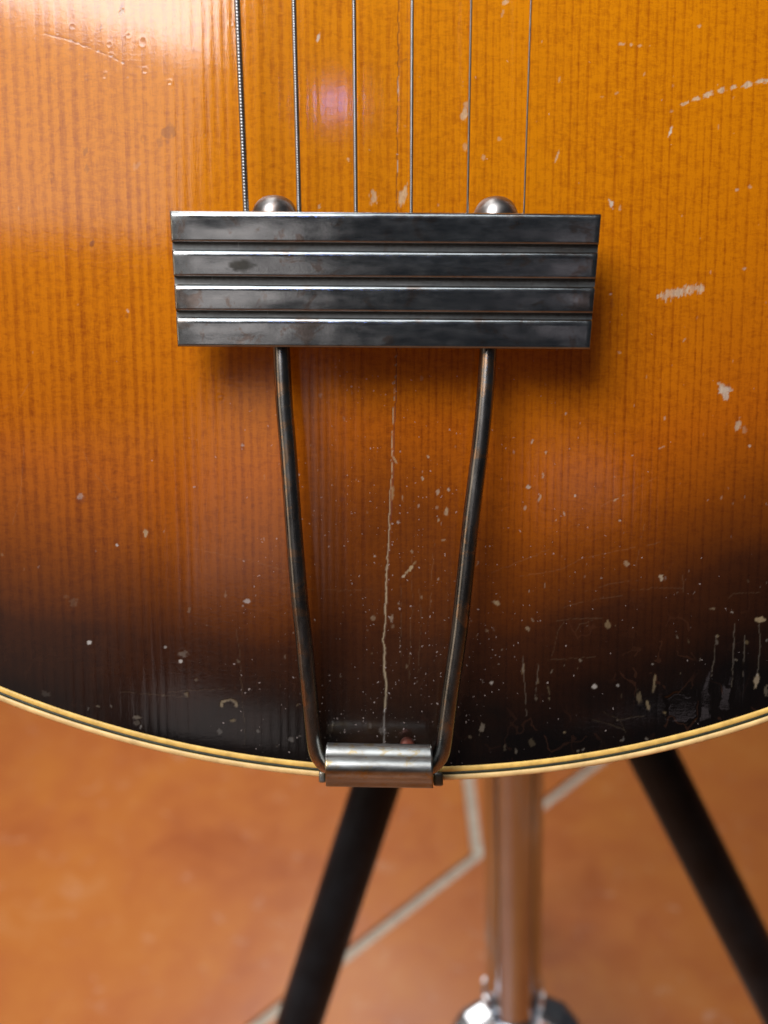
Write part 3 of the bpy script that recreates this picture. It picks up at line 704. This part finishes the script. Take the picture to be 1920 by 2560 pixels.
def rib_mesh(y0, y1, nx=110, ny=16):
    # closed face with rolled edges: cross-section sampled finely
    up = 9.0
    sec = [(y0 - .5, -.00125), (y0 - .5, -.00060), (y0 + 1.0, -.00040), (y0 + 3.5, -.00024), (y0 + 6.5, -.00011), (y0 + 9.5, -.00004), (y0 + 13, .0)]
    for t in np.linspace(0, 1, ny)[1:-1]:
        sec.append((y0 + 13 + (y1 - 3.0 - y0 - 13) * t, .00003 * math.sin(t * math.pi)))
    sec += [(y1 - 3.0, .0), (y1 - 1.0, -.00010), (y1, -.00035), (y1 + .3, -.00125)]
    V = []; gr = []; sp = []; ts = np.r_[0, .0015, np.linspace(.005, .995, nx - 4), .9985, 1]
    for (yy, dz) in sec:
        a, b_ = left_x(yy), right_x(yy)
        for t in ts:
            edge = min(t, 1 - t); dr = -.00022 * max(0, 1 - edge / .004) ** 2
            x = a + (b_ - a) * t; y = yy + SK * (x - a)
            bow = .00012 * math.sin(t * math.pi) + .00004 * math.sin(t * 9 + yy * .01)
            V.append(P(x, y, D0 - (bar_top_h(yy) + dz + bow + dr)))
            q_ = (x, y)
            g_ = max(0, 1 - (y1 - yy) / 7) * .75
            endd = max(0, 1 - edge / .05) if t < .5 else max(0, 1 - edge / .03) * .4
            g_ = max(g_, .6 * endd * float(vnoise(np.array([x]), np.array([y]), 12, 12, 5, 2)[0]) * 1.6); gr.append(min(1, g_))
            q = math.hypot((x - 603) / 36, (y - 662) / 20)
            sp.append(q)
    V = np.array(V); n = len(sec); nx = len(ts); Fq = []
    vx = 960 + V[:, 0] / -V[:, 2] * F; vy = 1280 - V[:, 1] / -V[:, 2] * F
    V[:, 2] += .00010 * (vnoise(vx, vy, 150, 60, int(y0), 1) - .5) + .00004 * (vnoise(vx, vy, 45, 30, int(y0) + 3, 1) - .5)
    for i in range(n - 1):
        for j in range(nx - 1): Fq.append((i*nx+j, i*nx+j+1, (i+1)*nx+j+1, (i+1)*nx+j))
    Fq.append(tuple(i * nx for i in range(n))); Fq.append(tuple(i * nx + nx - 1 for i in range(n))[::-1])
    Fq.append(tuple([j for j in range(nx)])[::-1] + tuple([(n-1)*nx + j for j in range(nx)])) if False else None
    Fq = [f for f in Fq if f]
    return V, Fq, gr, np.array(sp)
for (y0, y1) in ribs:
    V, Fq, gr, sp = rib_mesh(y0, y1)
    vx = 960 + V[:, 0] / -V[:, 2] * F; vy = 1280 - V[:, 1] / -V[:, 2] * F
    spot = (1 - sstep(.55, 1.15, sp + .9 * (vnoise(vx, vy, 11, 11, 71, 2) - .5))) * .8 if y0 == 624 else np.zeros(len(V))
    me = mesh_np('rib', GV(V), Fq, M_BAR, True, dict(grime=gr, spot=spot)); recalc(me)
    link('rib', me, bar)

def rod(pts, name):
    path = smooth_path([P(x, y, D0 - h) for x, y, h in pts], 90)
    rad = np.full(len(path), 21.6 / F * .185)
    rad *= np.interp(np.linspace(0, 1, len(path)), [0, .5, 1], [1.0, 1.0, 1.02])
    V, Fq = tube(path, rad, 28)
    me = mesh_np('tailpiece_rod', GV(V), Fq, M_ROD, True); recalc(me)
    return link('tailpiece_rod', me, guitar)
rl = rod([(688, 560, .0146), (697, 700, .0146), (704, 874, .0146), (710, 1000, .0143), (720.5, 1128, .0137), (733, 1300, .0125), (748, 1487, .0108), (758, 1580, .0097), (775, 1752, .0076), (786, 1850, .0062), (796, 1889, .0056), (818, 1913, .0050), (846, 1921, .0048)], 'l')
rr = rod([(1239, 560, .0146), (1230, 700, .0146), (1220.5, 874, .0146), (1211, 1010, .0143), (1199, 1128, .0137), (1179, 1288, .0126), (1158, 1487, .0108), (1148, 1580, .0097), (1126, 1735, .0078), (1111, 1850, .0062), (1101, 1889, .0056), (1080, 1913, .0050), (1050, 1921, .0048)], 'r')
# domed ends of the rods above the bar
for (kx, ky, kt, name) in ((687, 545, 492, 'l'), (1239.5, 553, 494, 'r')):
    h = .0156; o = P(kx, ky, D0 - h); u = P(kx, kt, D0 - h) - o; Lk = np.linalg.norm(u); Rk = 57 / F * (D0 - h)
    pr = [(Rk * .55, -Lk * .55), (Rk * .97, -Lk * .5), (Rk, -Lk * .25), (Rk, .0)]
    for a_ in np.linspace(8, 88, 14):
        pr.append((Rk * math.cos(math.radians(a_)) ** .72, Lk * math.sin(math.radians(a_)) ** 1.0))
    V, Fq = lathe(pr, o, u / Lk, 40); me = mesh_np('domed_nut', GV(V), Fq, M_KNOB, True); recalc(me); link('domed_nut', me, bar)

# hinge: rolled sheet clip over the rods' turned-in ends
hp = [(1857, .0068), (1856, .0080), (1858, .0086), (1868, .0093), (1880, .0098), (1886, .0099), (1890, .0103), (1898, .01085), (1908, .01130), (1920, .0115), (1931, .01135), (1940, .01085), (1946, .0098), (1951, .0080), (1953, .0050), (1958, .0036), (1963, .0030),
      (1966, .0018), (1966, -.004), (1964, -.030), (1958, -.030), (1958, .0010), (1950, .0022), (1940, .0030), (1900, .0035), (1870, .0050)]
def hinge_mesh():
    nx = 50; V = []; gr = []
    for (yy, h) in hp:
        k = 0 if yy > 1890 else 1
        a = np.interp(yy, [1856, 1862, 1885, 1895, 1966], [818, 815, 812.5, 811, 814.5]); b_ = np.interp(yy, [1856, 1862, 1890, 1966], [1076, 1080, 1082, 1083])
        for j in range(nx):
            t = j / (nx - 1); x = a + (b_ - a) * t; y = yy + (t) * 4.5
            if h < -.01: q = P(x, 1966, D0); q = q + np.array([0, 0, h]) - np.array([0, .0002 if yy < 1960 else 0, 0])
            else: q = P(x, y, D0 - h)
            V.append(q)
            g_ = .75 * max(0, 1 - abs(yy - 1885) / 6) + .5 * (yy > 1944)
            gr.append(min(1, g_) * .85)
    n = len(hp); Fq = []
    for i in range(n):
        k = (i + 1) % n
        for j in range(nx - 1): Fq.append((i*nx+j, i*nx+j+1, k*nx+j+1, k*nx+j))
    Fq.append(tuple(i * nx for i in range(n))); Fq.append(tuple(i * nx + nx - 1 for i in range(n))[::-1])
    return np.array(V), Fq, gr
V, Fq, gr = hinge_mesh()
# correct pixel positions: heights pull points towards the lens, so they are already placed by P at their own depth
me = mesh_np('tailpiece_hinge', GV(V), Fq, M_HINGE, True, dict(grime=gr, spot=np.zeros(len(V)))); recalc(me)
hinge = link('tailpiece_hinge', me, guitar)
def box(c0, c1, mat, name, parent, bev=.0002):
    (x0, y0, z0), (x1, y1, z1) = c0, c1
    V = np.array([(x, y, z) for x in (x0, x1) for y in (y0, y1) for z in (z0, z1)])
    Fq = [(0, 1, 3, 2), (4, 6, 7, 5), (0, 4, 5, 1), (2, 3, 7, 6), (0, 2, 6, 4), (1, 5, 7, 3)]
    me = mesh_np(name, GV(V), Fq, mat, False, dict(grime=np.full(8, .3), spot=np.zeros(8))); bevel(me, bev, 3)
    me.polygons.foreach_set('use_smooth', np.full(len(me.polygons), True)); return link(name, me, parent)
a_, b_ = P(797, 1957, D0 - .001), P(813.5, 1929, D0 - .001)
box((a_[0], a_[1], -D0 - .030), (b_[0], b_[1], -D0 + .0012), M_HINGE, 'lug', hinge, .0003)
a_, b_ = P(1084, 1966, D0 - .001), P(1108, 1932, D0 - .001)
box((a_[0], a_[1], -D0 - .030), (b_[0], b_[1], -D0 + .0012), M_HINGE, 'lug', hinge, .0004)
# copper-coloured rivet peeping over the hinge
o = P(1019, 1869, D0 - .0045)
pr = [(19 / F * .195 * math.cos(math.radians(t)), .0022 * math.sin(math.radians(t))) for t in np.linspace(0, 85, 8)]
V, Fq = lathe([(19 / F * .195, -.003)] + pr, o, (0, 0, 1), 24); me = mesh_np('rivet', GV(V), Fq, M_COPPER, True); recalc(me); link('rivet', me, hinge)

# ---------------------------------------------------------------- strings
def string(xb, xt, dpx, wound, pitch_px):
    hb, ht = .0165, .0235
    A = P(xb, 545, D0 - hb); Bp = P(xt, 0, D0 - ht)
    dirv = (Bp - A); L0 = np.linalg.norm(dirv); dirv /= L0
    Ltot = .215; r = dpx / 2 / F * .178
    up = np.array([0, 0, 1.]); s1 = np.cross(dirv, up); s1 /= np.linalg.norm(s1); s2 = np.cross(s1, dirv)
    seg = 16 if wound else 12
    thh = np.arange(seg) / seg * 2 * np.pi
    if wound:
        p = pitch_px / F * .178; k = 7
        n = int(Ltot / p * k); t = np.arange(n) * p / k
        ph = t[:, None] / p * 2 * np.pi - thh[None, :]
        rr_ = r * (.87 + .13 * np.sqrt(np.abs(np.cos(ph / 2))))
    else:
        n = 30; t = np.linspace(0, Ltot, n); rr_ = np.full((n, seg), r)
    V = A + t[:, None, None] * dirv + rr_[..., None] * (np.cos(thh)[None, :, None] * s1 + np.sin(thh)[None, :, None] * s2)
    V = V.reshape(-1, 3)
    i, j = np.meshgrid(np.arange(n - 1), np.arange(seg), indexing='ij'); a = i*seg+j; b2 = i*seg+(j+1) % seg
    Fq = np.stack([a, b2, b2+seg, a+seg], -1).reshape(-1, 4)
    me = mesh_np('string', GV(V), Fq, M_STRING if wound else M_STEEL, True)
    return link('string', me, guitar)
SL = [(616, 593, 16, 1, 7.9, 'thickest wound string'), (748.5, 734.5, 13, 1, 6.1, ''), (890, 885, 10.8, 1, 5.2, ''), (1028, 1030.5, 8.6, 1, 4.2, ''), (1168.5, 1178, 5.8, 0, 0, 'plain steel string, second thinnest'), (1309.5, 1327.5, 4.6, 0, 0, 'thinnest plain steel string')]
for xb, xt, d_, wnd, pt, lb in SL:
    s_ = string(xb, xt, d_, wnd, pt)
    if lb: s_['label'] = lb

# ================================================================ STAND
up_w = np.array([0, 0, 1.])
pole_bot_w = W(POLE_LOW)
foot = np.array([pole_bot_w[0], pole_bot_w[1], 0.])
stand = thing('guitar_stand', 'tripod stand with chromed centre pole and black legs behind the guitar', 'stand', Matrix.Translation(Vector(foot)))
def SV(v): return np.asarray(v, float) - foot
U_C = POLE_LOW - dn * .262
U_W = W(U_C)
z_low = pole_bot_w[2]
seg_z = lambda z: np.array([foot[0], foot[1], z])
rp = 72 / F * .425
V, Fq = tube([seg_z(z) for z in np.linspace(z_low - .045, U_W[2] + .28, 24)], rp, 40)
me = mesh_np('pole', SV(V), Fq, M_POLE, True); recalc(me); link('pole', me, stand)
# lower collar: a thin ring with four upright prongs, the struts leave below it
V, Fq = lathe([(rp + .0004, -.024), (rp + .0042, -.024), (rp + .0046, -.010), (rp + .0030, -.004), (rp + .0022, -.0022), (rp + .0004, -.0022)], seg_z(z_low), (0, 0, 1), 48)
me = mesh_np('lower_collar', SV(V), Fq, M_CHROME, True); recalc(me); collar = link('lower_collar', me, stand)
side_w = W(P(1400, 2505, .45)) - W(P(1283, 2505, .45)); side_w[2] = 0; side_w /= np.linalg.norm(side_w)
fw = np.cross([0, 0, 1.], side_w)
for an in (-22, 22, 158, 202):
    c_, s_ = math.cos(math.radians(an)), math.sin(math.radians(an)); rr0 = side_w * c_ + fw * s_; tt0 = np.cross([0, 0, 1.], rr0)
    cen_ = seg_z(z_low) + rr0 * (rp + .0012); V = []
    for a_ in (-1, 1):
        for b_2 in (-1, 1):
            for z_, wq in ((-.004, .0026), (.0085, .0014)):
                V.append(cen_ + tt0 * a_ * wq + rr0 * b_2 * .0006 + np.array([0, 0, z_]))
    Fq = [(0, 1, 3, 2), (4, 6, 7, 5), (0, 4, 5, 1), (2, 3, 7, 6), (0, 2, 6, 4), (1, 5, 7, 3)]
    me = mesh_np('prong', SV(np.array(V)), Fq, M_CHROME, False); bevel(me, .0004, 2); link('prong', me, collar)
V, Fq = lathe([(rp + .001, -.02), (rp + .009, -.02), (rp + .010, -.017), (rp + .010, .012), (rp + .008, .016), (rp + .001, .016)], U_W, (0, 0, 1), 40)
me = mesh_np('upper_collar', SV(V), Fq, M_LEG, True); recalc(me); link('upper_collar', me, stand)
LW = W(P(747, 2560, .405)); RW = W(P(1972, 2560, .405))
LS = W(P(1187, 1200, .352)); RS = W(P(1284, 1200, .352))
legs_dir = []
def leg(target, st0=None):
    d_ = target - (U_W if st0 is None else st0); t = U_W[2] / -d_[2]
    horiz = d_.copy(); horiz[2] = 0; horiz /= np.linalg.norm(horiz)
    st = U_W + horiz * .006 if st0 is None else st0
    end = st + d_ * ((st[2] - .008) / -d_[2])
    kn = [st, st + (end - st) * .3, st + (end - st) * .7, end]
    V, Fq = tube(np.array(kn), 60 / F * .385, 32)
    me = mesh_np('leg', SV(V), Fq, M_LEG, True); recalc(me); lg = link('leg', me, stand)
    ax = (end - st) / np.linalg.norm(end - st); rl_ = 58 / F * .385
    V, Fq = lathe([(rl_ + .0003, -.03), (rl_ + .0025, -.03), (rl_ + .003, .0), (rl_ * .8, .004)], end, ax, 28)
    me = mesh_np('rubber_foot', SV(V), Fq, M_RUBBER, True); recalc(me); link('rubber_foot', me, lg)
    # strut from the lower collar to the leg
    zl = z_low - .050; tt = (st[2] - zl) / (st[2] - end[2]); pt = st + (end - st) * tt
    base_ = seg_z(z_low - .0105); hv = pt - base_; hv[2] = 0; hv /= np.linalg.norm(hv)
    a0 = base_ + hv * (rp + .004)
    # folded sheet bracket that carries the strut
    tv = np.cross([0, 0, 1.], hv); V = []
    prb = [(rp + .0008, .0065, .0052, -.008), (rp + .009, .0075, .0020, -.009), (rp + .016, .0045, -.0030, -.012)]
    for r_, w_2, zt, zb in prb:
        c2 = seg_z(z_low - .002) + hv * r_
        V += [c2 + tv * w_2 + np.array([0, 0, zb]), c2 + tv * w_2 + np.array([0, 0, zt - .0015]), c2 + tv * w_2 * .45 + np.array([0, 0, zt]), c2 - tv * w_2 * .45 + np.array([0, 0, zt]), c2 - tv * w_2 + np.array([0, 0, zt - .0015]), c2 - tv * w_2 + np.array([0, 0, zb])]
    Fq = []
    for i in range(2):
        for j in range(6): l = (j + 1) % 6; Fq.append((i*6+j, i*6+l, i*6+6+l, i*6+6+j))
    Fq += [tuple(range(6))[::-1], tuple(range(12, 18))]
    me = mesh_np('bracket', SV(np.array(V)), Fq, M_CHROME, False); bevel(me, .0007, 2); link('bracket', me, collar)
    V, Fq = tube(np.array([a0, a0 + (pt - a0) * .5, pt]), .0045, 16)
    me = mesh_np('strut', SV(V), Fq, M_CHROME, True); recalc(me); link('strut', me, stand)
leg(LW, LS); leg(RW, RS)
dl = LW - U_W; dr = RW - U_W; m_ = -(dl + dr); m_[2] = 0; m_ /= np.linalg.norm(m_)
rad = .5 * (np.linalg.norm(dl[:2]) / -dl[2] + np.linalg.norm(dr[:2]) / -dr[2])
# third leg runs away from the lens, straight behind the pole
away = foot - W(np.zeros(3)); away[2] = 0; away /= np.linalg.norm(away)
leg(U_W + np.array([away[0] * rad, away[1] * rad, -1.0]) * .3)

# ================================================================ FLOOR
def mat_slab():
    m, nt, b = newmat('stained_terracotta_slab'); co = objco(nt); L = nt.links
    oi = nt.nodes.new('ShaderNodeObjectInfo')
    n1 = noise(nt, co, 9, 6, .62, .6); n2 = noise(nt, co, 45, 5, .65, .8); n3 = noise(nt, co, 160, 3, .6)
    f = math_n(nt, 'ADD', math_n(nt, 'MULTIPLY', n1, .65), math_n(nt, 'MULTIPLY', n2, .35))
    r = ramp(nt, [(.30, (.27, .072, .022)), (.46, (.35, .108, .027)), (.58, (.385, .130, .027)), (.72, (.41, .17, .058))]); L.new(f, r.inputs[0])
    rw = ramp(nt, [(.60, (0, 0, 0)), (.70, (1, 1, 1))]); L.new(noise(nt, co, 75, 4, .7, 1.0), rw.inputs[0])
    c = mix_n(nt, math_n(nt, 'MULTIPLY', rw.outputs[0], .40), r.outputs[0], (.46, .29, .21))
    rd = ramp(nt, [(.62, (0, 0, 0)), (.74, (1, 1, 1))]); L.new(noise(nt, co, 30, 4, .6, .5), rd.inputs[0])
    c = mix_n(nt, math_n(nt, 'MULTIPLY', rd.outputs[0], .40), c, (.30, .085, .03))
    L.new(c, b.inputs['Base Color'])
    L.new(math_n(nt, 'ADD', math_n(nt, 'MULTIPLY', n2, .25), .22), b.inputs['Roughness'])
    b.inputs['Coat Weight'].default_value = .12; b.inputs['Coat Roughness'].default_value = .12; b.inputs['Specular IOR Level'].default_value = .3
    bump(nt, n2, .25, .0006, b.inputs['Normal'])
    return m
M_SLAB = mat_slab()
M_GROUT = mat_simple('grey_grout', (.40, .35, .28), .8, 0, 0, .18, 220, .4)
def hitfloor(x, y):
    r = W(P(x, y, 1.0)) ; o_ = W(np.zeros(3)); d_ = r - o_; return (o_ + d_ * (-o_[2] / d_[2]))[:2]
Tj = hitfloor(1194, 2143); A1 = hitfloor(650, 2557); A2 = hitfloor(1475, 1922); Bq = hitfloor(1171, 1950)
da = (A2 - A1); da /= np.linalg.norm(da); db = (Bq - Tj); db /= np.linalg.norm(db)
na = np.array([-da[1], da[0]]); 
if na.dot(db) < 0: na = -na
pitch_a = .42; sb = pitch_a / db.dot(na)         # step along db that crosses one course
me = mesh_np('grout', np.array([(-4, -4, 0), (4, -4, 0), (4, 4, 0), (-4, 4, 0)]), [(0, 1, 2, 3)], M_GROUT, False)
me_o = bpy.data.objects.new('floor', me); COL.objects.link(me_o); me_o['kind'] = 'structure'
GAP = .0068; slab_h = .0022
pts_mesh = {}
def slab_mesh(wd):
    key = round(wd, 4)
    if key in pts_mesh: return pts_mesh[key]
    g_ = GAP / 2; sa = abs(da[0] * db[1] - da[1] * db[0])
    A_ = da * (wd - GAP / sa); B_ = db * sb * (1 - GAP / pitch_a); o_ = da * g_ / sa + db * g_ / sa
    q = [o_, o_ + A_, o_ + A_ + B_, o_ + B_]
    V = [(p[0], p[1], .0005) for p in q] + [(p[0], p[1], slab_h) for p in q]
    Fq = [(0, 1, 2, 3)[::-1], (4, 5, 6, 7)] + [(i, (i+1) % 4, (i+1) % 4 + 4, i + 4) for i in range(4)]
    me = mesh_np('slab', np.array(V), Fq, M_SLAB, False); bevel(me, .0009, 2)
    me.polygons.foreach_set('use_smooth', np.full(len(me.polygons), False))
    pts_mesh[key] = me; return me
wd = .56
for row in range(-5, 7):
    for k_ in range(-5, 6):
        shift = 0 if row % 2 == 0 else (.5 if row > 0 else .62)
        p = Tj + db * sb * row + da * wd * (k_ + shift)
        if np.linalg.norm(p - Tj) > 2.6: continue
        o = bpy.data.objects.new('slab', slab_mesh(wd)); COL.objects.link(o); o.parent = me_o
        o.location = (p[0], p[1], 0)
print('tris', sum(len(o.data.polygons) * 2 for o in S.objects if o.type == 'MESH'))
